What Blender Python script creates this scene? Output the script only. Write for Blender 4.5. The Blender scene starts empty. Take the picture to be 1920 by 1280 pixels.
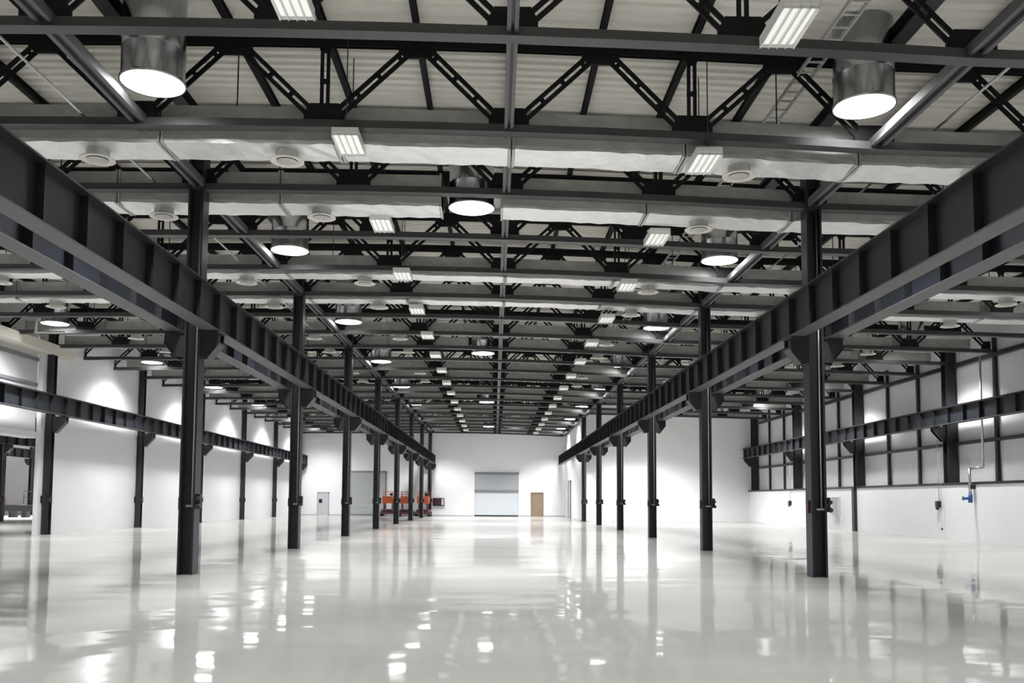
import bpy, math, random
random.seed(7)
C = bpy.context.scene.collection
YC = 17.162            # first visible row of columns
BACK = 80.5            # end wall of the central aisle
SIDE_BACK = 62.9       # end wall of the bay on the +X side
YEND = -12.0           # end of the hall behind the camera
ORD = ['first', 'second', 'third', 'fourth', 'fifth', 'sixth', 'seventh', 'eighth', 'ninth', 'tenth', 'eleventh', 'twelfth',
       'thirteenth', 'fourteenth', 'fifteenth', 'sixteenth', 'seventeenth', 'eighteenth', 'nineteenth', 'twentieth',
       'twenty-first', 'twenty-second', 'twenty-third', 'twenty-fourth', 'twenty-fifth', 'twenty-sixth']

def zc(x):             # height of the truss bottom chord line (the roof falls gently)
    if x < -6: return 7.483 + .009 * (x + 6)
    if x > 6: return 7.24 - .02 * (x - 6)
    return 7.448 - .0202 * x - .0024 * x * x
TH = 1.42              # chord to chord

# ------------------------------------------------------------------ materials
def new_mat(name):
    m = bpy.data.materials.new(name); m.use_nodes = True
    nt = m.node_tree
    return m, nt, nt.nodes['Principled BSDF']

def pmat(name, col, rough=.5, metal=0., noise=0., nscale=6., bump=0., bscale=40., stretch=(1, 1, 1), emit=0., ecol=None, spec=.5):
    m, nt, b = new_mat(name)
    b.inputs['Base Color'].default_value = (*col, 1)
    b.inputs['Roughness'].default_value = rough
    b.inputs['Metallic'].default_value = metal
    b.inputs['Specular IOR Level'].default_value = spec
    if emit:
        b.inputs['Emission Color'].default_value = (*(ecol or col), 1)
        b.inputs['Emission Strength'].default_value = emit
    if noise or bump:
        tc = nt.nodes.new('ShaderNodeTexCoord'); mp = nt.nodes.new('ShaderNodeMapping')
        mp.inputs['Scale'].default_value = stretch
        nt.links.new(tc.outputs['Object'], mp.inputs['Vector'])
    if noise:
        n = nt.nodes.new('ShaderNodeTexNoise'); n.inputs['Scale'].default_value = nscale; n.inputs['Detail'].default_value = 4
        nt.links.new(mp.outputs['Vector'], n.inputs['Vector'])
        mr = nt.nodes.new('ShaderNodeMapRange')
        mr.inputs['To Min'].default_value = 1 - noise; mr.inputs['To Max'].default_value = 1 + noise
        nt.links.new(n.outputs['Fac'], mr.inputs['Value'])
        mx = nt.nodes.new('ShaderNodeMix'); mx.data_type = 'RGBA'; mx.blend_type = 'MULTIPLY'; mx.inputs['Factor'].default_value = 1
        mx.inputs[6].default_value = (*col, 1)
        nt.links.new(mr.outputs['Result'], mx.inputs[7])
        nt.links.new(mx.outputs[2], b.inputs['Base Color'])
    if bump:
        n2 = nt.nodes.new('ShaderNodeTexNoise'); n2.inputs['Scale'].default_value = bscale; n2.inputs['Detail'].default_value = 3
        nt.links.new(mp.outputs['Vector'], n2.inputs['Vector'])
        bp = nt.nodes.new('ShaderNodeBump'); bp.inputs['Strength'].default_value = bump; bp.inputs['Distance'].default_value = .02
        nt.links.new(n2.outputs['Fac'], bp.inputs['Height']); nt.links.new(bp.outputs['Normal'], b.inputs['Normal'])
    return m

M = {}
M['steel'] = pmat('dark_painted_steel', (.015, .016, .019), .42, noise=.12, nscale=2.5)
M['web'] = pmat('blue_black_steel', (.020, .022, .030), .42, noise=.12, nscale=2.0)
M['truss'] = pmat('black_truss_paint', (.006, .006, .007), .6, spec=.25)
M['chord'] = pmat('grey_chord_paint', (.050, .050, .052), .45, noise=.2, nscale=5)
M['tie'] = pmat('grey_tie_steel', (.085, .085, .09), .5, noise=.15, nscale=4)
M['galv'] = pmat('galvanised_sheet', (.48, .49, .475), .5, metal=.3, noise=.35, nscale=3.0, bump=.35, bscale=7, stretch=(1.2, .6, 2))
M['foil'] = pmat('foil_lagging', (.86, .86, .85), .45, metal=.6, noise=.1, nscale=5, bump=.7, bscale=6)
M['lamp_metal'] = pmat('bright_tube_metal', (.55, .56, .58), .24, metal=1., noise=.3, nscale=2.2, stretch=(3, 3, .25))
M['lamp'] = pmat('lamp_glow', (1, 1, 1), .5, emit=14., ecol=(1, .985, .97))
M['fluor'] = pmat('fluorescent_louvre', (.86, .87, .84), .4, emit=.35, ecol=(1, 1, .97))
M['fluor_far'] = pmat('fluorescent_tube', (.9, .9, .88), .4, emit=2.2, ecol=(1, 1, .97))
M['white_metal'] = pmat('white_enamel', (.72, .72, .70), .35)
M['cream'] = pmat('cream_enamel', (.74, .70, .62), .4)
M['wall'] = pmat('white_plaster', (.83, .84, .86), .6, noise=.03, nscale=.8, bump=.05, bscale=25)
M['wall_panel'] = pmat('light_grey_wall_panel', (.66, .68, .69), .30, noise=.05, nscale=1.2)
M['wall_grey'] = pmat('grey_sheet_wall', (.52, .52, .50), .5, noise=.05, nscale=1)
M['deck'] = pmat('roof_deck_sheet', (.82, .80, .73), .5, noise=.08, nscale=.7)
M['shutter'] = pmat('grey_shutter', (.42, .44, .46), .45, noise=.04)
M['shutter_pale'] = pmat('pale_curtain_glow', (.56, .60, .635), .4, emit=.03, ecol=(.85, .92, 1))  # faint emission stands in for daylight beyond the curtain
M['shutter_dark'] = pmat('dark_grey_rail', (.20, .21, .23), .45)
M['brown'] = pmat('tan_door', (.30, .22, .145), .5, noise=.08)
M['brown_d'] = pmat('tan_frame', (.22, .16, .11), .5)
M['door_white'] = pmat('pale_grey_door', (.52, .53, .57), .45)
M['orange'] = pmat('orange_paint', (.42, .085, .022), .4, noise=.1)
M['maroon'] = pmat('maroon_paint', (.12, .03, .045), .5, noise=.1)
M['rubber'] = pmat('black_rubber', (.012, .012, .013), .7)
M['plastic'] = pmat('black_plastic', (.014, .013, .014), .45)
M['red'] = pmat('dark_red_paint', (.035, .008, .012), .45)
M['pipe'] = pmat('zinc_pipe', (.55, .56, .57), .3, metal=.9)
M['blue'] = pmat('blue_paint', (.02, .09, .26), .4)
M['grey_box'] = pmat('grey_box', (.42, .43, .43), .5)
M['glass'] = pmat('dark_glass', (.02, .025, .03), .1)

def floor_mat():
    m, nt, b = new_mat('polished_floor')
    N, Lk = nt.nodes.new, nt.links.new
    tc = N('ShaderNodeTexCoord')
    mp = N('ShaderNodeMapping'); mp.inputs['Scale'].default_value = (.35, .8, 1); Lk(tc.outputs['Object'], mp.inputs['Vector'])
    n1 = N('ShaderNodeTexNoise'); n1.inputs['Scale'].default_value = .9; n1.inputs['Detail'].default_value = 3; Lk(mp.outputs['Vector'], n1.inputs['Vector'])
    cr = N('ShaderNodeValToRGB')
    cr.color_ramp.elements[0].position = .3; cr.color_ramp.elements[0].color = (.43, .428, .416, 1)
    cr.color_ramp.elements[1].position = .7; cr.color_ramp.elements[1].color = (.50, .498, .485, 1)
    Lk(n1.outputs['Fac'], cr.inputs['Fac'])
    mp2 = N('ShaderNodeMapping'); mp2.inputs['Scale'].default_value = (.5, 1.5, 1); Lk(tc.outputs['Object'], mp2.inputs['Vector'])
    n2 = N('ShaderNodeTexNoise'); n2.inputs['Scale'].default_value = 1.1; n2.inputs['Detail'].default_value = 2.; n2.inputs['Roughness'].default_value = .55
    Lk(mp2.outputs['Vector'], n2.inputs['Vector'])
    v1 = N('ShaderNodeVectorMath'); v1.operation = 'SUBTRACT'; v1.inputs[1].default_value = (.5, .5, .5); Lk(n2.outputs['Color'], v1.inputs[0])
    v2 = N('ShaderNodeVectorMath'); v2.operation = 'MULTIPLY_ADD'; v2.inputs[1].default_value = (.03, .042, 0); v2.inputs[2].default_value = (0, 0, 1); Lk(v1.outputs[0], v2.inputs[0])
    v3 = N('ShaderNodeVectorMath'); v3.operation = 'NORMALIZE'; Lk(v2.outputs[0], v3.inputs[0])
    nt.nodes.remove(b)
    df = N('ShaderNodeBsdfDiffuse'); Lk(cr.outputs['Color'], df.inputs['Color'])
    gl = N('ShaderNodeBsdfGlossy'); gl.inputs['Roughness'].default_value = .045; gl.inputs['Color'].default_value = (.97, .97, .96, 1); Lk(v3.outputs[0], gl.inputs['Normal'])
    fr = N('ShaderNodeFresnel'); fr.inputs['IOR'].default_value = 1.5
    mn = N('ShaderNodeMath'); mn.operation = 'MINIMUM'; mn.inputs[1].default_value = .515; Lk(fr.outputs['Fac'], mn.inputs[0])
    mx = N('ShaderNodeMixShader'); Lk(mn.outputs[0], mx.inputs['Fac']); Lk(df.outputs[0], mx.inputs[1]); Lk(gl.outputs[0], mx.inputs[2])
    Lk(mx.outputs[0], nt.nodes['Material Output'].inputs['Surface'])
    return m
M['floor'] = floor_mat()

# ------------------------------------------------------------------ mesh helpers
class MB:
    def __init__(s): s.v, s.f, s.smooth = [], [], set()
    def add(s, vs, fs, smooth=False):
        k = len(s.v); s.v += [tuple(p) for p in vs]
        for f in fs:
            if smooth: s.smooth.add(len(s.f))
            s.f.append(tuple(k + i for i in f))
        return s
    def box(s, x0, x1, y0, y1, z0, z1):
        return s.add([(x0, y0, z0), (x1, y0, z0), (x1, y1, z0), (x0, y1, z0), (x0, y0, z1), (x1, y0, z1), (x1, y1, z1), (x0, y1, z1)],
                     [(0, 3, 2, 1), (4, 5, 6, 7), (0, 1, 5, 4), (1, 2, 6, 5), (2, 3, 7, 6), (3, 0, 4, 7)])
    def prism(s, poly, axis, a, b):
        """poly: 2-D outline; axis 'y' -> poly is (x,z); 'x' -> (y,z); 'z' -> (x,y)"""
        n = len(poly)
        def P(p, t):
            return (p[0], t, p[1]) if axis == 'y' else (t, p[0], p[1]) if axis == 'x' else (p[0], p[1], t)
        vs = [P(p, a) for p in poly] + [P(p, b) for p in poly]
        fs = [tuple(range(n))[::-1], tuple(range(n, 2 * n))] + [(i, (i + 1) % n, n + (i + 1) % n, n + i) for i in range(n)]
        return s.add(vs, fs)
    def bar(s, p, q, w, d):
        """bar in an XZ plane from p to q (3-D), w wide in plane, d deep in Y"""
        dx, dz = q[0] - p[0], q[2] - p[2]; l = math.hypot(dx, dz); nx, nz = -dz / l * w / 2, dx / l * w / 2
        vs = []
        for y in (-d / 2, d / 2):
            vs += [(p[0] + nx, p[1] + y, p[2] + nz), (p[0] - nx, p[1] + y, p[2] - nz), (q[0] - nx, q[1] + y, q[2] - nz), (q[0] + nx, q[1] + y, q[2] + nz)]
        return s.add(vs, [(0, 1, 2, 3), (7, 6, 5, 4), (0, 4, 5, 1), (1, 5, 6, 2), (2, 6, 7, 3), (3, 7, 4, 0)])
    def tube(s, p, q, r, n=8, r2=None, caps=True):
        r2 = r if r2 is None else r2
        d = [b - a for a, b in zip(p, q)]; l = math.sqrt(sum(c * c for c in d)); d = [c / l for c in d]
        u = (0, 0, 1) if abs(d[2]) < .9 else (1, 0, 0)
        a = (d[1] * u[2] - d[2] * u[1], d[2] * u[0] - d[0] * u[2], d[0] * u[1] - d[1] * u[0])
        la = math.sqrt(sum(c * c for c in a)); a = [c / la for c in a]
        b = (d[1] * a[2] - d[2] * a[1], d[2] * a[0] - d[0] * a[2], d[0] * a[1] - d[1] * a[0])
        vs = []
        for c, rr in ((p, r), (q, r2)):
            for i in range(n):
                t = 2 * math.pi * i / n
                vs.append(tuple(c[k] + rr * (math.cos(t) * a[k] + math.sin(t) * b[k]) for k in range(3)))
        s.add(vs, [(i, (i + 1) % n, n + (i + 1) % n, n + i) for i in range(n)], True)
        if caps:
            k = len(s.v) - 2 * n
            s.f.append(tuple(k + i for i in range(n))[::-1]); s.f.append(tuple(k + n + i for i in range(n)))
        return s
    def lathe(s, prof, n=32):
        """prof: (r,z) list about Z"""
        vs = []
        for r, z in prof:
            vs += [(r * math.cos(2 * math.pi * i / n), r * math.sin(2 * math.pi * i / n), z) for i in range(n)]
        fs = []
        for j in range(len(prof) - 1):
            fs += [(j * n + i, j * n + (i + 1) % n, (j + 1) * n + (i + 1) % n, (j + 1) * n + i) for i in range(n)]
        return s.add(vs, fs, True)
    def build(s, name, mat, parent=None, loc=None):
        me = bpy.data.meshes.new(name); me.from_pydata(s.v, [], s.f); me.update()
        for i in s.smooth: me.polygons[i].use_smooth = True
        me.materials.append(M[mat] if isinstance(mat, str) else mat)
        o = bpy.data.objects.new(name, me); C.objects.link(o)
        if parent: o.parent = parent
        if loc: o.location = loc
        return o

def tag(o, label, cat, group=None, kind='thing'):
    o['label'] = label; o['category'] = cat; o['kind'] = kind
    if group: o['group'] = group
    return o
def thing(name, label, cat, loc=(0, 0, 0), group=None, rz=0):
    o = bpy.data.objects.new(name, None); C.objects.link(o); o.location = loc; o.rotation_euler = (0, 0, rz); o.empty_display_size = .2
    return tag(o, label, cat, group)
def dup(root, loc, label):
    r = root.copy(); C.objects.link(r); r.location = loc; r['label'] = label
    for ch in list(root.children):
        c = ch.copy(); C.objects.link(c); c.parent = r
        for g in list(ch.children):
            d = g.copy(); C.objects.link(d); d.parent = c
    return r
def struct(name, mb, mat, parent=None, label=None):
    o = mb.build(name, mat, parent)
    if parent is None: o['kind'] = 'structure'
    return o

# ------------------------------------------------------------------ the shell
struct('floor', MB().box(-56, 19, YEND, BACK + .3, -.2, 0), 'floor')

# corrugated roof deck: ribs run across the hall, the sheet follows the fall of the roof
def deck():
    b = MB(); xs = [-18.9, -12, -6, -4, -2, 0, 2, 4, 6, 12, 18.9]
    prof = []; y = YEND; P = .25
    while y < BACK + .3:
        prof += [(y, 0), (y + .10, 0), (y + .125, .05), (y + .225, .05)]; y += P
    for x in xs:
        b.v += [(x, yy, zc(x) + TH + .25 + dz) for yy, dz in prof]
    n = len(prof)
    for j in range(len(xs) - 1):
        for i in range(n - 1):
            b.f.append((j * n + i, j * n + i + 1, (j + 1) * n + i + 1, (j + 1) * n + i))
    return b
struct('ceiling', deck(), 'deck')
struct('ceiling_annexe', MB().box(-56, -18.9, 10, BACK + .3, 8.0, 8.2), 'wall_grey')

HT = 9.3
w = MB().box(-18.9, 6.35, BACK, BACK + .3, 0, HT)
struct('wall_back', w, 'wall')
struct('wall_aisle_side', MB().box(6.15, 6.35, SIDE_BACK, BACK, 0, HT), 'wall')
struct('wall_back_side', MB().box(6.35, 18.9, SIDE_BACK, SIDE_BACK + .25, 0, HT), 'wall')
struct('wall_left', MB().box(-17.93, -17.75, 34.75, BACK, 0, HT), 'wall')
struct('wall_left_near', MB().box(-18.6, -17.75, YEND, 26.4, 0, HT), 'wall')
o = struct('wall_left_over_opening', MB().box(-18.5, -18.05, 26.4, 34.9, 3.72, HT), 'wall_panel')
struct('trim_1', MB().box(-18.05, -17.8, 26.4, 34.75, 3.72, 3.95), 'wall')
struct('trim_2', MB().box(-18.07, -17.98, 26.4, 34.9, 5.75, 5.87), 'shutter_dark')
struct('trim_3', MB().box(-18.07, -17.96, 26.4, 34.9, 6.72, 6.86), 'shutter_dark')
# wall on the +X side: proud white plinth below, recessed panels between posts above
struct('wall_right_plinth', MB().box(17.78, 18.6, YEND, SIDE_BACK, 0, 2.12), 'wall')
struct('wall_right', MB().box(18.22, 18.6, YEND, SIDE_BACK, 2.12, HT), 'wall_panel')
for k, (z0, z1) in enumerate([(2.12, 2.22), (3.70, 3.82), (6.80, 6.95)]):
    struct('trim_%d' % (4 + k), MB().box(18.02 if k else 17.74, 18.24, 20, SIDE_BACK, z0, z1), 'steel')
struct('wall_behind_camera', MB().box(-18.6, 18.6, YEND - .3, YEND, 0, HT), 'wall_grey')
# the next hall seen through the opening
struct('wall_annexe_end', MB().box(-56, -18.6, 79, 79.3, 0, 8), 'wall')
struct('wall_annexe_side', MB().box(-56.3, -56, 10, 79.3, 0, 8), 'wall')
struct('wall_annexe_near', MB().box(-56, -18.6, 10, 10.3, 0, 8), 'wall')
struct('trim_7', MB().box(-18.9, 6.15, BACK - .03, BACK, 0, .1), 'door_white')

# ------------------------------------------------------------------ doors in the end wall
def dlabel(o, label): o['label'] = label; o['kind'] = 'structure'; return o
d = struct('door_1', MB().box(-2.0, 1.96, BACK - .05, BACK - .01, 2.32, 3.75), 'shutter'); dlabel(d, 'grey roller shutter half raised in the middle of the end wall')
rib = MB()
for i in range(14): rib.box(-1.95, 1.91, BACK - .065, BACK - .05, 2.36 + i * .1, 2.40 + i * .1)
rib.build('slat', 'shutter', d)
MB().box(-2.02, 1.98, BACK - .14, BACK, 3.75, 3.95).build('shutter_box', 'shutter_dark', d)
MB().box(-2.0, 1.96, BACK - .12, BACK, 2.14, 2.34).build('bottom_rail', 'shutter_dark', d)
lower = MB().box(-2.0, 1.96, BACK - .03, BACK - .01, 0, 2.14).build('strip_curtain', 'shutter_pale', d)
fr = MB().box(-2.12, -2.0, BACK - .1, BACK, 0, 4.02).box(1.96, 2.08, BACK - .1, BACK, 0, 4.02).box(-2.12, 2.08, BACK - .1, BACK, 3.95, 4.05)
fr.build('door_frame', 'wall', d)
d = struct('door_2', MB().box(3.2, 4.12, BACK - .06, BACK - .02, 0, 2.0), 'brown'); dlabel(d, 'tan timber personnel door in the end wall')
MB().box(3.1, 3.2, BACK - .09, BACK, 0, 2.1).box(4.12, 4.2, BACK - .09, BACK, 0, 2.1).box(3.1, 4.2, BACK - .09, BACK, 2.0, 2.14).build('door_frame', 'brown_d', d)
MB().tube((4.0, BACK - .12, 1.0), (3.88, BACK - .12, 1.0), .015).tube((4.0, BACK - .06, 1.0), (4.0, BACK - .13, 1.0), .015).build('door_handle', 'pipe', d)
d = struct('door_3', MB().box(-13.2, -10.0, BACK - .06, BACK - .02, 0.1, 3.85), 'shutter'); dlabel(d, 'large closed grey loading door in the end wall')
rib = MB()
for i in range(9): rib.box(-13.2, -10.0, BACK - .075, BACK - .06, .3 + i * .4, .33 + i * .4)
rib.build('panel_seam', 'shutter', d)
MB().box(-13.3, -13.2, BACK - .1, BACK, 0, 3.95).box(-10, -9.9, BACK - .1, BACK, 0, 3.95).box(-13.3, -9.9, BACK - .1, BACK, 3.85, 3.97).build('door_frame', 'shutter_dark', d)
MB().box(-13.3, -9.9, BACK - .12, BACK, 0, .12).build('bottom_rail', 'shutter_dark', d)
d = struct('door_4', MB().box(-16.0, -15.1, BACK - .06, BACK - .02, 0, 2.0), 'door_white'); dlabel(d, 'pale grey personnel door with small dark window')
MB().box(-16.08, -16.0, BACK - .09, BACK, 0, 2.08).box(-15.1, -15.02, BACK - .09, BACK, 0, 2.08).box(-16.08, -15.02, BACK - .09, BACK, 2.0, 2.08).build('door_frame', 'shutter', d)
MB().box(-15.92, -15.62, BACK - .075, BACK - .06, 1.1, 1.45).build('pane', 'glass', d)
d = struct('door_5', MB().box(6.10, 6.14, 74.0, 76.2, 0, 3.0), 'shutter'); dlabel(d, 'grey tall door in the side wall of the aisle')
MB().box(6.06, 6.15, 73.9, 74.0, 0, 3.1).box(6.06, 6.15, 76.2, 76.3, 0, 3.1).box(6.06, 6.15, 73.9, 76.3, 3.0, 3.12).build('door_frame', 'shutter_dark', d)

# ------------------------------------------------------------------ steel columns with crane brackets
def h_section(b, z0, z1, wx=.28, wy=.38, t=.03):
    pass
def make_column(label, group):
    t = thing('steel_column', label, 'column', (0, 0, 0), group)
    H = 8.6
    for s in (-1, 1):
        MB().box(s * .13 - .018, s * .13 + .018, -.16, .16, 0, H).build('flange', 'web', t)
    MB().box(-.112, .112, -.012, .012, 0, H).build('web_plate', 'steel', t)
    for s in (-1, 1):
        b = MB(); x0, x1 = .148, .53
        for y in (-.12, .12):
            b.prism([(s * x0, 4.60), (s * x1, 4.60), (s * x1, 4.42), (s * .30, 4.13), (s * x0, 4.13)][::s], 'y', y - .015, y + .015)
        b.box(min(s * x0, s * x1), max(s * x0, s * x1), -.19, .19, 4.58, 4.62)
        b.prism([(s * x1, 4.42), (s * x1, 4.385), (s * .30, 4.095), (s * .30, 4.13)][::-s], 'y', -.17, .17)
        b.build('crane_bracket', 'steel', t)
    b = MB().tube((.075, -.075, 1.30), (.075, -.075, 7.2), .022, 8)
    b.build('conduit_pipe', 'pipe', t)
    j = MB().box(.150, .235, -.12, .0, 1.24, 1.52).tube((.20, -.12, 1.30), (.22, -.19, 1.27), .045, 10).tube((.20, -.12, 1.44), (.22, -.18, 1.42), .04, 10)
    j.build('socket_box', 'plastic', t)
    MB().box(-.185, -.150, -.08, .03, 1.22, 1.46).build('switch_box', 'red', t)
    MB().box(-.03, .16, -.115, -.06, 1.27, 1.31).build('pipe_clamp', 'pipe', t)
    return t
rows = {-6.0: 'row beside the windowless white wall', 6.0: 'row on the panelled wall side'}
first_col = None
for X, where in ((-6.0, 'left'), (6.0, 'right')):
    for n in range(8):
        if X > 0 and n > 5: continue
        lab = 'dark steel crane column, %s from the camera in the %s row' % (ORD[n], where)
        if first_col is None: first_col = make_column(lab, 'columns along the central aisle'); c = first_col
        else: c = dup(first_col, (0, 0, 0), lab)
        c.location = (X + (0.02 if X > 0 else 0), YC + 9 * n, 0)

# columns along the windowless wall, one bracket only
def make_wall_column(label):
    t = thing('wall_column', label, 'column', (0, 0, 0), 'columns against the white side wall')
    for y in (-.13, .13): MB().box(-.12, .12, y - .015, y + .015, 0, 8.5).build('flange', 'steel', t)
    MB().box(-.012, .012, -.115, .115, 0, 8.5).build('web_plate', 'steel', t)
    b = MB()
    for y in (-.09, .09): b.prism([(.12, 4.55), (.66, 4.55), (.66, 4.42), (.26, 3.98), (.12, 3.98)], 'y', y - .015, y + .015)
    b.box(.12, .68, -.14, .14, 4.55, 4.60).prism([(.66, 4.42), (.66, 4.38), (.26, 3.94), (.26, 3.98)][::-1], 'y', -.12, .12)
    b.build('crane_bracket', 'steel', t)
    for s in (-1, 1): MB().box(min(s * .12, s * .24), max(s * .12, s * .24), -.22, -.08, 1.22, 1.50).tube((s * .20, -.22, 1.34), (s * .24, -.30, 1.32), .06, 10).build('socket_box', 'plastic', t)
    return t
wc = None
for n in range(2, 8):
    lab = 'slim dark column against the white left wall, %s from the doorway' % ORD[n - 2]
    if wc is None: wc = make_wall_column(lab); c = wc
    else: c = dup(wc, (0, 0, 0), lab)
    c.location = (-17.6, YC + 9 * n if n < 7 else YC + 62.8, 0)

# columns and slim posts of the panelled wall
def make_side_column(label):
    t = thing('side_column', label, 'column', (0, 0, 0), 'columns of the panelled wall')
    for s in (-1, 1): MB().box(-.2, .2, s * .17 - .015, s * .17 + .015, 2.2, 7.9).build('flange', 'steel', t)
    MB().box(.1, .13, -.155, .155, 2.2, 7.9).build('web_plate', 'steel', t)
    b = MB()
    for y in (-.1, .1): b.prism([(-.2, 4.40), (-.72, 4.40), (-.72, 4.28), (-.34, 3.86), (-.2, 3.86)][::-1], 'y', y - .015, y + .015)
    b.box(-.74, -.2, -.15, .15, 4.40, 4.45); b.build('crane_bracket', 'steel', t)
    return t
sc_ = None
for n in range(0, 6):
    lab = 'wide dark column of the panelled wall, %s' % ['beyond the picture edge', 'just outside the picture edge', 'beside the blue valve', 'the one reaching down to the floor', 'second from the end wall', 'in the corner at the end wall'][n]
    if sc_ is None: sc_ = make_side_column(lab); c = sc_
    else: c = dup(sc_, (0, 0, 0), lab)
    c.location = (17.95, YC + 9 * n - (.2 if n == 5 else 0), 0)
    if n == 3: MB().box(-.33, -.17, -.14, .14, 0, 2.2).build('lower_post', 'steel', c)
post = None; k = 0
for n in range(0, 5):
    for j in (1, 2):
        lab = 'slim dark post on the panelled wall, %s counted from the end wall' % ORD[9 - k]
        if post is None:
            post = thing('wall_post', lab, 'post', (0, 0, 0), 'slim posts of the panelled wall')
            MB().box(-.11, .0, -.07, .07, 2.2, 7.6).build('post_channel', 'steel', post)
            MB().box(-.13, .05, -.11, .11, 2.2, 2.24).build('foot_plate', 'steel', post)
            c = post
        else: c = dup(post, (0, 0, 0), lab)
        c.location = (18.2, YC + 9 * n + 3 * j, 0); k += 1

# ------------------------------------------------------------------ crane girders
def girder(X, y0, y1, zb, zt, label, side, cat='crane girder'):
    t = thing('crane_girder', label, cat, (X, y0, zb), 'crane runway girders')
    L = y1 - y0; h = zt - zb
    MB().box(-.17, .17, 0, L, h - .025, h).build('top_flange', 'steel', t)
    MB().box(-.15, .15, 0, L, 0, .025).build('bottom_flange', 'tie', t)
    MB().box(-.008, .008, 0, L, .025, h - .025).build('web_plate', 'web', t)
    MB().box(-.03, .03, 0, L, h, h + .06).build('crane_rail', 'steel', t)
    y = .0; st = MB().box(-.125, .125, -.008, .008, .025, h - .025)
    me = None; i = 0
    off = (YC - y0) % 1.125
    while off + 1.125 * i < L:
        yy = off + 1.125 * i
        if me is None:
            o = st.build('stiffener', 'steel', t); me = o.data
        else:
            o = bpy.data.objects.new('stiffener', me); C.objects.link(o); o.parent = t
        o.location = (0, yy, 0); i += 1
G0 = 6.5
girder(-5.65, G0, 80.3, 4.64, 5.40, 'crane girder on the aisle side of the left column row', 1)
girder(-6.35, G0, 80.3, 4.62, 5.38, 'crane girder on the outer side of the left column row', 1)
girder(5.67, G0, 80.3, 4.63, 5.42, 'crane girder on the aisle side of the right column row', -1)
girder(6.39, G0, SIDE_BACK - .05, 4.60, 5.38, 'crane girder on the outer side of the right column row', -1)
girder(-17.08, 24, 80.3, 4.62, 5.32, 'crane girder along the white left wall', 1)
girder(17.42, 24, SIDE_BACK - .05, 4.47, 5.12, 'crane girder along the panelled right wall', -1)

# ------------------------------------------------------------------ roof trusses
def make_truss(x0, x1, label, group):
    xc = (x0 + x1) / 2
    t = thing('roof_truss', label, 'roof truss', (xc, 0, zc(xc)), group)
    Z = lambda x: zc(x) - zc(xc)
    pts = [x0 + 1.5 * i for i in range(int(round((x1 - x0) / 1.5)) + 1)]
    # chords follow the roof: a wide flat flange with two upright legs
    def chord(zo, flip):
        b = MB()
        for a, c in zip(pts[:-1], pts[1:]):
            za, zb_ = Z(a) + zo, Z(c) + zo
            a, c = a - xc, c - xc
            def slab(yy0, yy1, d0, d1):
                b.add([(a, yy0, za + d0), (c, yy0, zb_ + d0), (c, yy1, zb_ + d0), (a, yy1, za + d0), (a, yy0, za + d1), (c, yy0, zb_ + d1), (c, yy1, zb_ + d1), (a, yy1, za + d1)],
                      [(0, 3, 2, 1), (4, 5, 6, 7), (0, 1, 5, 4), (2, 3, 7, 6)])
            if not flip:
                slab(-.11, .11, -.07, -.05); slab(-.10, -.08, -.05, .06); slab(.08, .10, -.05, .06)
            else:
                slab(-.13, .13, .05, .07); slab(-.05, -.03, -.10, .05); slab(.03, .05, -.10, .05)
        return b
    chord(0, False).build('bottom_chord', 'chord', t)
    chord(TH, True).build('top_chord', 'truss', t)
    bots = [x0 + 3 * i for i in range(int(round((x1 - x0) / 3)) + 1)]
    tops = [x + 1.5 for x in bots[:-1]]
    for x in bots:
        l = 0 if x == x0 else -.33; r = 0 if x == x1 else .33
        u = x - xc
        MB().prism([(u + l, Z(x) - .04), (u + r, Z(x) - .04), (u + r, Z(x) + .18), (u + r * .72, Z(x) + .36), (u + l * .72, Z(x) + .36), (u + l, Z(x) + .18)], 'y', -.028, .028).build('gusset_plate', 'truss', t)
    for x in tops:
        u = x - xc; z = Z(x) + TH
        MB().prism([(u - .31, z + .04), (u - .31, z - .15), (u - .20, z - .26), (u + .20, z - .26), (u + .31, z - .15), (u + .31, z + .04)], 'y', -.028, .028).build('gusset_plate', 'truss', t)
        for s in (-1, 1):
            xb = x + 1.5 * s
            p = (u + s * .22, 0, z - .20); q = (xb - xc - s * .24, 0, Z(xb) + .22)
            dx, dz = q[0] - p[0], q[2] - p[2]; l = math.hypot(dx, dz); nx, nz = -dz / l * .058, dx / l * .058
            b = MB()
            for e in (-1, 1): b.bar((p[0] + e * nx, 0, p[2] + e * nz), (q[0] + e * nx, 0, q[2] + e * nz), .068, .03)
            for fr_ in (.04, .36, .68, .96):
                m_ = (p[0] + dx * fr_, 0, p[2] + dz * fr_); e_ = (m_[0] + dx / l * .07, 0, m_[2] + dz / l * .07)
                b.bar(m_, e_, .12, .034)
            b.build('diagonal', 'truss', t)
    for x in bots[1:-1]:
        if abs(x - xc) < .1: continue
        u = x - xc
        b = MB().box(u - .078, u - .022, -.02, .02, Z(x) + .25, Z(x) + TH).box(u + .022, u + .078, -.02, .02, Z(x) + .25, Z(x) + TH)
        b.box(u - .08, u + .08, -.022, .022, Z(x) + .7, Z(x) + .77)
        b.prism([(u - .12, Z(x) + TH), (u + .12, Z(x) + TH), (u + .12, Z(x) + TH - .08), (u + .07, Z(x) + TH - .2), (u - .07, Z(x) + TH - .2), (u - .12, Z(x) + TH - .08)][::-1], 'y', -.026, .026)
        b.build('post', 'truss', t)
    return t
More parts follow.
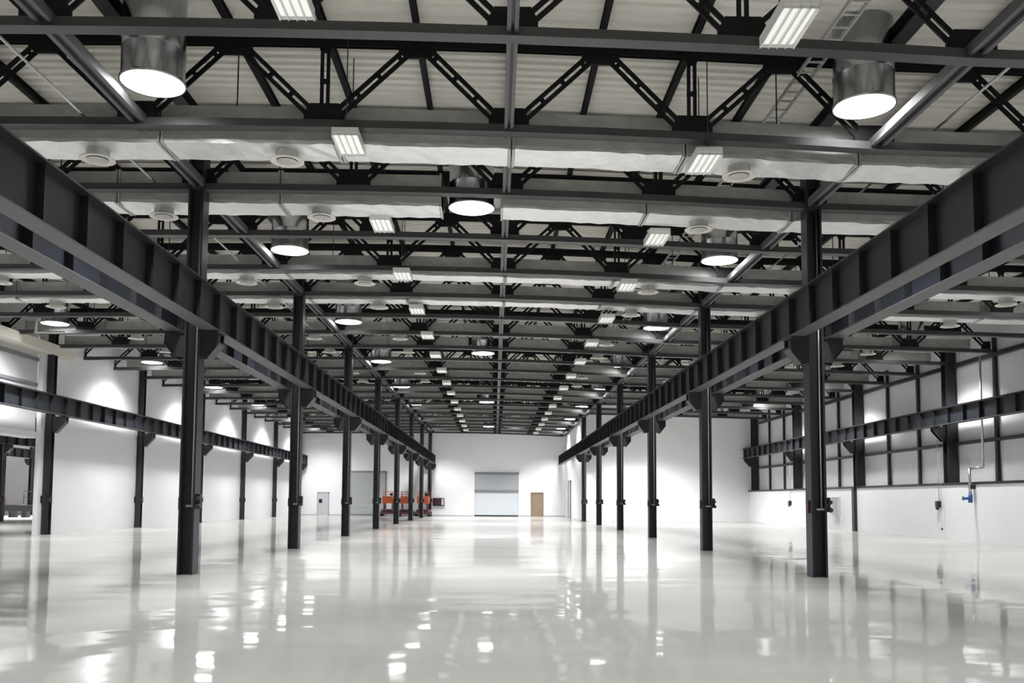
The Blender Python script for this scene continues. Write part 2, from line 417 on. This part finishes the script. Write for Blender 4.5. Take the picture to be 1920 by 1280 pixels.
for x0, x1, where, grp, nmax in ((-6, 6, 'over the central aisle', 'roof trusses over the aisle', 24), (-18, -6, 'over the left bay', 'roof trusses over the left bay', 24), (6, 18, 'over the right bay', 'roof trusses over the right bay', 17)):
    proto = None; xc = (x0 + x1) / 2
    for n in range(1, nmax + 1):
        lab = 'black steel lattice roof truss %s, %s from the camera' % (where, ORD[n - 1])
        if proto is None: proto = make_truss(x0, x1, lab, grp); c = proto
        else: c = dup(proto, (0, 0, 0), lab)
        c.location = (xc, YC + 3 * (n - 3) , zc(xc))

# longitudinal members
for x, lab in ((0, 'grey double channel strut running lengthwise under the middle of the roof'),
               (-5.97, 'grey lengthwise tie along the tops of the left column row'), (6.02, 'grey lengthwise tie along the tops of the right column row')):
    z = zc(x); L1 = BACK - .2
    t = thing('lengthwise_tie', lab, 'tie beam', (x, 7.0, z), 'lengthwise ties')
    hw, tw = (.048, .026) if x == 0 else (.085, .032)
    for s in (-1, 1): MB().box(s * hw - tw, s * hw + tw, 0, L1 - 7, -.02, .12).build('channel', 'tie', t)
    MB().box(-hw + tw, hw - tw, 0, L1 - 7, .02, .05).build('web_plate', 'steel', t)
for x, lab in ((-6.05, 'dark longitudinal roof girder above the left column row'), (5.98, 'dark longitudinal roof girder above the right column row')):
    z = zc(x) + TH - .18
    t = thing('roof_girder', lab, 'roof girder', (x, 7.0, z), 'longitudinal roof girders')
    MB().box(-.12, .12, 0, BACK - 7.2, 0, .02).build('bottom_flange', 'steel', t)
    MB().box(-.015, .015, 0, BACK - 7.2, .02, .22).build('web_plate', 'truss', t)
    MB().box(-.12, .12, 0, BACK - 7.2, .22, .24).build('top_flange', 'steel', t)
k = 0
for i in range(-11, 12):
    x = 1.5 * i
    if abs(abs(x) - 6) < .1: continue
    L1 = BACK - .1 if x < 6 else SIDE_BACK - .1
    o = MB().box(-.045, .045, 0, L1 - 4, 0, .02).box(-.012, .012, 0, L1 - 4, .02, .15).box(-.045, .045, 0, L1 - 4, .15, .17).build('roof_purlin', 'truss', None, (x, 4, zc(x) + TH + .075))
    tag(o, 'thin dark roof purlin under the deck, %s counted across from the left wall' % ORD[k], 'purlin', 'roof purlins'); k += 1

# ------------------------------------------------------------------ air ducts, each with its diffusers hanging below
def make_duct(label, runs, drop, dep, hh):
    t = thing('air_duct', label, 'air duct', (0, 0, 0), 'ventilation ducts across the hall')
    secs = []
    for x0, x1 in runs:
        n = int(round((x1 - x0) / 3)); w_ = (x1 - x0) / n
        secs += [(x0 + i * w_, x0 + (i + 1) * w_) for i in range(n)]
    x0, x1 = runs[0][0], runs[-1][1]
    for i, (a, c) in enumerate(secs):
        za, zb_ = zc(a) - drop, zc(c) - drop
        b = MB()
        def slab(xa, xb, z_a, z_b, y0, y1, h0, h1):
            b.add([(xa, y0, z_a + h0), (xb, y0, z_b + h0), (xb, y1, z_b + h0), (xa, y1, z_a + h0), (xa, y0, z_a + h1), (xb, y0, z_b + h1), (xb, y1, z_b + h1), (xa, y1, z_a + h1)],
                  [(0, 3, 2, 1), (4, 5, 6, 7), (0, 1, 5, 4), (1, 2, 6, 5), (2, 3, 7, 6), (3, 0, 4, 7)])
        slab(a + .012, c - .012, za, zb_, 0, dep, 0, hh)
        slab(a + .012, a + .05, za, za, -.03, dep + .03, -.03, hh + .03)
        slab(c - .05, c - .012, zb_, zb_, -.03, dep + .03, -.03, hh + .03)
        b.build('duct_section', 'galv', t)
        f = MB()          # crinkled lagging on the underside
        m = 14; r = random.Random(i * 7 + 1)
        vs = []; rows_ = [(-.005, .05), (-.012, -.01), (.3 * dep, -.03), (.65 * dep, -.03), (dep + .012, -.01), (dep + .005, .05)]
        for q in range(m + 1):
            x = a + .06 + (c - a - .12) * q / m; zz = za + (zb_ - za) * q / m
            vs += [(x, y + r.uniform(-.006, .006), zz + dz + r.uniform(-.014, .014)) for y, dz in rows_]
        R_ = len(rows_)
        f.add(vs, [(q * R_ + j, (q + 1) * R_ + j, (q + 1) * R_ + j + 1, q * R_ + j + 1) for q in range(m) for j in range(R_ - 1)])
        f.build('foil_lagging', 'foil', t)
    for x in (-15, -9, -4.6, 4.6, 9, 15):
        if x0 < x < x1: MB().tube((x, .37, zc(x) + .35), (x, .37, zc(x) + TH + .25), .012, 6).build('hanger_rod', 'steel', t)
    return t
ducts = {}
def diffuser(label, loc, first=[None]):
    if first[0] is None:
        t = thing('air_diffuser', label, 'air diffuser', loc, 'round diffusers under the ducts')
        b = MB().lathe([(.19, .16), (.19, -.02), (.20, -.04)], 24); b.build('neck', 'galv', t)
        b = MB().lathe([(.19, -.02), (.23, -.035), (.28, -.045), (.285, -.06), (.27, -.062), (.17, -.045)], 24); b.build('rim', 'cream', t)
        b = MB().lathe([(.17, -.06), (.10, -.075), (.001, -.075)], 24); b.build('core', 'galv', t)
        first[0] = t; return t
    return dup(first[0], loc, label)
dn = 0
for n in range(2, 24):
    if n % 3 == 1: continue
    lab = 'galvanised air duct with foil underside, %s from the camera' % ORD[dn]
    right = n <= 17; xe = 17.4 if right else 6.0
    size = 0 if n < 5 else 1 if n < 8 else 2; key = (right, n % 6 == 3, size)
    if key not in ducts: c = ducts[key] = make_duct(lab, [(-17.3, -1.28), (-.12, xe)] if key[1] else [(-17.3, xe)], *[(.20, .74, .62), (.08, .58, .50), (-.05, .40, .40)][size])
    else: c = dup(ducts[key], (0, 0, 0), lab)
    yd = YC + 3 * (n - 3) + .26
    c.location = (0, yd, 0)
    for x, wx in ((-13.4, 'over the left bay'), (-6.88, 'just outside the left column row'), (-3.72, 'left of the middle strut'), (3.92, 'right of the middle strut'), (8.0, 'just outside the right column row'), (13.7, 'over the right bay')):
        if x > 6 and not right: continue
        if n > 9 and abs(x) > 10 or n > 12: continue
        diffuser('round cream-rimmed diffuser on the %s duct, %s' % (ORD[dn], wx), (x, yd + .30, zc(x) - [.20, .08, -.05][size] - .14))
    dn += 1

# ------------------------------------------------------------------ high-bay tube lamps
lamp_proto = {}
def lamp(x, y, z, label, power=1.0, cone=128, blend=.5):
    top = (8.0 if x < -19 else zc(x) + TH + .245) - z
    key = round(top, 2)
    if key not in lamp_proto:
        t = thing('tube_lamp', label, 'lamp', (x, y, z), 'round tube lamps under the roof')
        MB().lathe([(.455, .0), (.455, .46), (.462, .47), (.462, .49), (.455, .50), (.455, top), (.001, top)], 40).build('lamp_housing', 'lamp_metal', t)
        MB().lathe([(.455, .03), (.475, .03), (.475, -.012), (.455, -.012)], 40).build('rim', 'lamp_metal', t)
        MB().lathe([(.455, -.006), (.30, -.03), (.001, -.04)], 40).build('diffuser', 'lamp', t)
        lamp_proto[key] = t
    else: dup(lamp_proto[key], (x, y, z), label)
    l = bpy.data.lights.new('lamp_light', 'SPOT'); l.energy = LP * power; l.spot_size = math.radians(cone); l.spot_blend = blend
    l.shadow_soft_size = .42; l.color = (1, .992, .98)
    lo = bpy.data.objects.new('lamp_light', l); lo.location = (x, y, z - .07); C.objects.link(lo)
LP = 2450.
ZL = 7.65
for n in range(8):
    y = YC - 4.05 + 9 * n
    lamp(-5.37, y, ZL, 'glowing round tube lamp beside the left column row, %s from the camera' % ORD[n])
    if y < 78: lamp(5.55, y + .35, ZL - .04, 'glowing round tube lamp beside the right column row, %s from the camera' % ORD[n])
for n in range(4):
    lamp(-.70, YC + .62 + 18 * n, 7.35, 'glowing round tube lamp near the middle strut, %s from the camera' % ORD[n])
for n in range(8):
    lamp(-15.85, YC - 3.5 + 9 * n, ZL - .05, 'glowing round tube lamp along the white left wall, %s from the camera' % ORD[n], 1.2, 150, .95)
for n, y in enumerate((6.5, 15.5, 24.5, 33.8, 43.5, 52.6)):
    lamp(15.85, y, ZL - .2, 'glowing round tube lamp over the right bay, %s from the camera' % ORD[n], 1.0)
lamp(10.2, 57.5, ZL - .1, 'added round tube lamp brightening the end wall of the right bay', 2.2)  # extra lamp, added to brighten this end wall and the floor before it
lamp(1.5, 73.5, ZL, 'added round tube lamp brightening the end wall of the aisle', .7)  # added outside the lamp rows to lift the aisle end wall
for n, (x, y) in enumerate(((-30, 40), (-33, 66), (-44, 55))):  # unseen lamps, added so the next hall looks lit
    lamp(x, y, 7.0, 'added round tube lamp lighting the hall beyond the doorway, %s' % ['over the near columns', 'over the machine', 'over the far side'][n], 9)
# two lamps behind the camera
for n, (x, y) in enumerate(((-5.37, 4.0), (5.66, 4.2), (-5.37, -5), (5.66, -5))):
    lamp(x, y, ZL, 'glowing round tube lamp behind the camera, %s' % ['left near', 'right near', 'left far', 'right far'][n])

# ------------------------------------------------------------------ louvred fluorescent fittings
fx = None
for x, ys, where in ((-2.60, 9.95, 'left'), (3.22, 10.05, 'right')):
    for n in range(16):
        y = ys + 4.27 * n
        if y > 78: break
        lab = 'white louvred fluorescent fitting in the line %s of the middle strut, %s from the camera' % (where, ORD[n])
        if fx is None:
            fx = thing('fluorescent_fitting', lab, 'light fitting', (x, y, 7.2 if x < 0 else 7.0), 'fluorescent fittings')
            MB().box(-.21, .21, -.44, .44, .02, .10).build('housing', 'white_metal', fx)
            MB().box(-.19, .19, -.42, .42, .004, .02).build('diffuser', 'fluor', fx)
            b = MB()
            for q in range(5): b.box(-.21 + q * .103, -.198 + q * .103, -.44, .44, -.045, .02)
            for q in (0, 8): b.box(-.21, .21, -.44 + q * .109, -.432 + q * .109, -.03, .01)
            b.build('louver', 'white_metal', fx)
            MB().tube((0, -.3, .1), (0, -.3, 1.6), .01, 6).tube((0, .3, .1), (0, .3, 1.6), .01, 6).build('hanger_rod', 'steel', fx)
            c = fx
        else: c = dup(fx, (x, y, 7.2 if x < 0 else 7.0), lab)

# ------------------------------------------------------------------ pipes and trays
def pipe(pts, r, name, label, cat, mat='pipe'):
    b = MB()
    for p, q in zip(pts[:-1], pts[1:]): b.tube(p, q, r, 8)
    return tag(b.build(name, mat), label, cat)
pipe([(-6.9, 8, 7.62), (-6.9, BACK - .1, 7.62)], .022, 'sprinkler_pipe', 'thin pale pipe running lengthwise outside the left column row', 'pipe')
pipe([(7.4, 8, 7.88), (7.4, SIDE_BACK - .1, 7.88)], .022, 'sprinkler_pipe', 'thin pale pipe running lengthwise outside the right column row', 'pipe')
for x, lab in ((4.88, 'galvanised ladder cable tray under the roof beside the right lamp row'),):
    t = thing('cable_tray', lab, 'cable tray', (x, 7, zc(x) + 1.12))
    for s in (-1, 1): MB().box(s * .13 - .012, s * .13 + .012, 0, 70, 0, .07).build('side_rail', 'galv', t)
    b = MB()
    for q in range(200): b.box(-.12, .12, q * .35, q * .35 + .04, 0, .02)
    o = b.build('rung', 'galv', t); o['kind'] = 'stuff'
t = thing('wall_pipe', 'white bent pipe high up on the wall above the left doorway', 'pipe', (-15.75, 30.2, 7.02))
MB().tube((0, 0, 0), (0, 0, .48), .04, 10).build('riser', 'white_metal', t); MB().tube((-.05, 0, 0), (.95, 0, 0), .045, 10).build('outlet_arm', 'white_metal', t)
o = MB().box(-18.05, -17.3, 26.6, 36.3, 7.02, 7.38).build('wall_bulkhead', 'cream'); tag(o, 'cream boxed bulkhead high on the wall above the left doorway', 'bulkhead')

# water pipe with blue valve on the panelled wall
t = thing('water_pipe', 'pale drop pipe with blue valve on the panelled right wall', 'water pipe', (17.62, 33.0, 0))
MB().tube((.25, -.35, 2.75), (.25, -.35, 6.9), .04, 10).tube((.25, -.35, 2.75), (.0, .15, 2.72), .04, 10).tube((0, .15, 2.72), (0, .15, 1.75), .055, 10).build('riser', 'pipe', t)
MB().tube((0, .15, 1.76), (0, .15, 1.44), .075, 12).tube((0, .15, 1.60), (-.26, .15, 1.60), .05, 10).tube((-.26, .15, 1.60), (-.28, .15, 1.60), .08, 14).build('blue_valve', 'blue', t)
MB().box(-.02, .16, .05, .25, 1.95, 2.1).build('pipe_clamp', 'steel', t)
for i, (y, lab) in enumerate(((35.75, 'small dark socket box hanging on the white plinth beside the blue valve'), (53.9, 'small dark socket box on the white plinth near the end wall'))):
    t = thing('socket_box', lab, 'socket box', (17.7, y, 1.36), 'socket boxes on the plinth')
    MB().box(-.08, .08, -.1, .1, -.12, .14).build('box_body', 'plastic', t)
    MB().tube((-.02, 0, -.12), (-.06, 0, -.2), .06, 10).build('plug', 'plastic', t)
    MB().tube((.03, 0, .14), (.03, 0, 2.6), .012, 6).build('cable', 'grey_box', t)
t = thing('pull_chain', 'thin weighted chain dangling in front of the white plinth', 'chain', (17.6, 35.3, .35))
b = MB()
for q in range(26): b.tube((0, 0, q * .09), (0, 0, q * .09 + .05), .013, 6)
b.build('chain_link', 'grey_box', t); MB().lathe([(.001, 0), (.035, .01), (.035, .07), (.001, .09)], 10).build('weight', 'plastic', t)
t = thing('wall_cabinet', 'pale grey electrical cabinet fixed to the white plinth', 'cabinet', (17.7, 46.6, .75))
MB().box(-.06, .08, -.45, .45, 0, .95).build('cabinet_body', 'door_white', t); MB().box(-.075, -.06, -.42, -.01, .03, .92).box(-.075, -.06, .01, .42, .03, .92).build('cabinet_door', 'grey_box', t)

# ------------------------------------------------------------------ machines at the end wall
def scissor_lift(x, y, label, rz):
    t = thing('scissor_lift', label, 'scissor lift', (x, y, 0), 'lifts parked at the end wall', rz)
    ch = MB().prism([(-.55, .18), (.55, .18), (.58, .30), (.58, .52), (.50, .60), (-.50, .60), (-.58, .52), (-.58, .30)], 'y', -.85, .85).build('chassis', 'maroon', t)
    MB().box(-.42, .42, -.88, .88, .36, .50).build('battery_cover', 'rubber', ch)
    for sx in (-1, 1):
        for sy in (-1, 1):
            w_ = MB().tube((sx * .5, sy * .62, .2), (sx * .66, sy * .62, .2), .2, 16).build('wheel', 'rubber', t)
            MB().tube((sx * .66, sy * .62, .2), (sx * .675, sy * .62, .2), .09, 12).build('hub', 'grey_box', w_)
    b = MB()
    for q in range(3):
        z0 = .62 + q * .17
        for sx in (-.36, .36):
            b.add([(sx - .03, -.8, z0), (sx + .03, -.8, z0), (sx + .03, .8, z0 + .14), (sx - .03, .8, z0 + .14), (sx - .03, -.8, z0 + .07), (sx + .03, -.8, z0 + .07), (sx + .03, .8, z0 + .21), (sx - .03, .8, z0 + .21)],
                  [(0, 3, 2, 1), (4, 5, 6, 7), (0, 1, 5, 4), (1, 2, 6, 5), (2, 3, 7, 6), (3, 0, 4, 7)])
            b.add([(sx - .03, .8, z0), (sx + .03, .8, z0), (sx + .03, -.8, z0 + .14), (sx - .03, -.8, z0 + .14), (sx - .03, .8, z0 + .07), (sx + .03, .8, z0 + .07), (sx + .03, -.8, z0 + .21), (sx - .03, -.8, z0 + .21)],
                  [(0, 1, 2, 3), (7, 6, 5, 4), (4, 5, 1, 0), (5, 6, 2, 1), (6, 7, 3, 2), (7, 4, 0, 3)])
    b.build('scissor_arm', 'maroon', t)
    pl = MB().box(-.45, .45, -.9, .9, 1.10, 1.20).box(-.45, .45, -.92, -.88, 1.1, 1.72).box(-.45, .45, .88, .92, 1.1, 1.72).box(-.47, -.43, -.9, .9, 1.1, 1.72).box(.43, .47, -.9, .9, 1.1, 1.72).build('platform', 'orange', t)
    g = MB()
    for sx in (-.44, .44):
        for sy in (-.88, 0, .88): g.tube((sx, sy, 1.2), (sx, sy, 2.12), .022, 6)
        g.tube((sx, -.88, 2.12), (sx, .88, 2.12), .022, 6)
    for sy in (-.88, .88): g.tube((-.44, sy, 2.12), (.44, sy, 2.12), .022, 6).tube((-.44, sy, 1.9), (.44, sy, 1.9), .018, 6)
    g.build('guard_rail', 'orange', t)
    MB().box(.2, .42, -.98, -.88, 1.75, 2.0).build('control_box', 'rubber', t)
    return t
l0 = scissor_lift(-9.4, 78.2, 'orange lift with maroon base nearest the grey loading door', .0)
for x, lab, rz in ((-7.86, 'orange lift with maroon base in the middle of the three', .04), (-6.38, 'orange lift with maroon base nearest the wall cabinet with red hose', -.03)):
    c = dup(l0, (x, 78.2, 0), lab); c.rotation_euler.z = rz
t = thing('hose_cabinet', 'dark red hose cabinet in a black frame on the end wall', 'hose cabinet', (-5.2, BACK - .2, .92))
MB().box(-.5, .5, .0, .2, 0, .66).build('cabinet_body', 'red', t)
MB().box(-.52, .52, -.03, .0, -.02, .04).box(-.52, .52, -.03, 0, .62, .68).box(-.52, -.47, -.03, 0, 0, .66).box(.47, .52, -.03, 0, 0, .66).box(.2, .25, -.03, 0, 0, .66).build('cabinet_frame', 'plastic', t)
MB().box(.25, .47, -.015, 0, .05, .62).build('notice_plate', 'door_white', t)
hr = []; b = MB()
for q in range(14):
    a0, a1 = 2 * math.pi * q / 14, 2 * math.pi * (q + 1) / 14
    b.tube((-.14 + .2 * math.cos(a0), -.03, .33 + .2 * math.sin(a0)), (-.14 + .2 * math.cos(a1), -.03, .33 + .2 * math.sin(a1)), .05, 8)
b.build('hose_reel', 'maroon', t)

# ------------------------------------------------------------------ the next hall through the opening
for (x, y, lab) in ((-30.0, 54.6, 'dark crane column standing in the hall beyond the left doorway, nearer one'), (-38.5, 74.6, 'dark crane column standing in the hall beyond the left doorway, farther one')):
    dup(first_col, (x, y, 0), lab)
girder(-29.65, 36, 78.5, 4.64, 5.30, 'crane girder over the near columns in the hall beyond the doorway', 1)
girder(-38.15, 36, 78.5, 4.64, 5.30, 'crane girder over the far column in the hall beyond the doorway', 1)
t = thing('floor_machine', 'low dark machine with red housing standing in the hall beyond the doorway', 'machine', (-34.6, 65.5, 0))
MB().prism([(-1.6, .45), (1.5, .45), (1.65, .6), (1.5, .86), (-.6, .9), (-.8, .8), (-1.6, .8)], 'y', -.6, .6).build('machine_bed', 'plastic', t)
MB().prism([(-1.95, .1), (-1.25, .1), (-1.25, 1.35), (-1.45, 1.6), (-1.95, 1.6)], 'y', -.5, .5).build('motor_housing', 'red', t)
for sx in (-1.4, -.4, .5, 1.4): MB().box(sx - .08, sx + .08, -.5, .5, 0, .46).build('leg', 'steel', t)
MB().tube((.6, -.55, 1.0), (.6, -.55, 1.85), .03, 8).tube((.6, -.55, 1.85), (2.2, -.55, 1.85), .03, 8).tube((2.2, -.55, 1.85), (2.2, -.55, .0), .03, 8).build('guard_rail', 'steel', t)

# ------------------------------------------------------------------ world, camera, colour
wd = bpy.data.worlds.new('world'); bpy.context.scene.world = wd; wd.use_nodes = True
wd.node_tree.nodes['Background'].inputs['Color'].default_value = (.8, .85, .9, 1)
wd.node_tree.nodes['Background'].inputs['Strength'].default_value = .3

f, cy, yaw, pit, rol = 1673.44, 818.59, .0191, .071, .0058
cw, sw, cp, sp, cr, sr = math.cos(yaw), math.sin(yaw), math.cos(pit), math.sin(pit), math.cos(rol), math.sin(rol)
r0, f0 = (cw, -sw, 0), (sw, cw, 0); u0 = (0, 0, 1)
fw = [cp * a + sp * b for a, b in zip(f0, u0)]; up = [-sp * a + cp * b for a, b in zip(f0, u0)]
R = [cr * a + sr * b for a, b in zip(r0, up)]; U = [-sr * a + cr * b for a, b in zip(r0, up)]
from mathutils import Matrix
cd = bpy.data.cameras.new('camera'); co = bpy.data.objects.new('camera', cd); C.objects.link(co)
cd.sensor_fit = 'HORIZONTAL'; cd.sensor_width = 36; cd.lens = f / 1920 * 36
cd.shift_x = 0; cd.shift_y = (cy - 640) / 1920
cd.clip_start = .1; cd.clip_end = 400
co.matrix_world = Matrix(((R[0], U[0], -fw[0], -.19), (R[1], U[1], -fw[1], 0), (R[2], U[2], -fw[2], 1.4317), (0, 0, 0, 1)))
bpy.context.scene.camera = co
vs = bpy.context.scene.view_settings
vs.view_transform = 'Standard'; vs.look = 'None'; vs.exposure = .2; vs.gamma = 1.
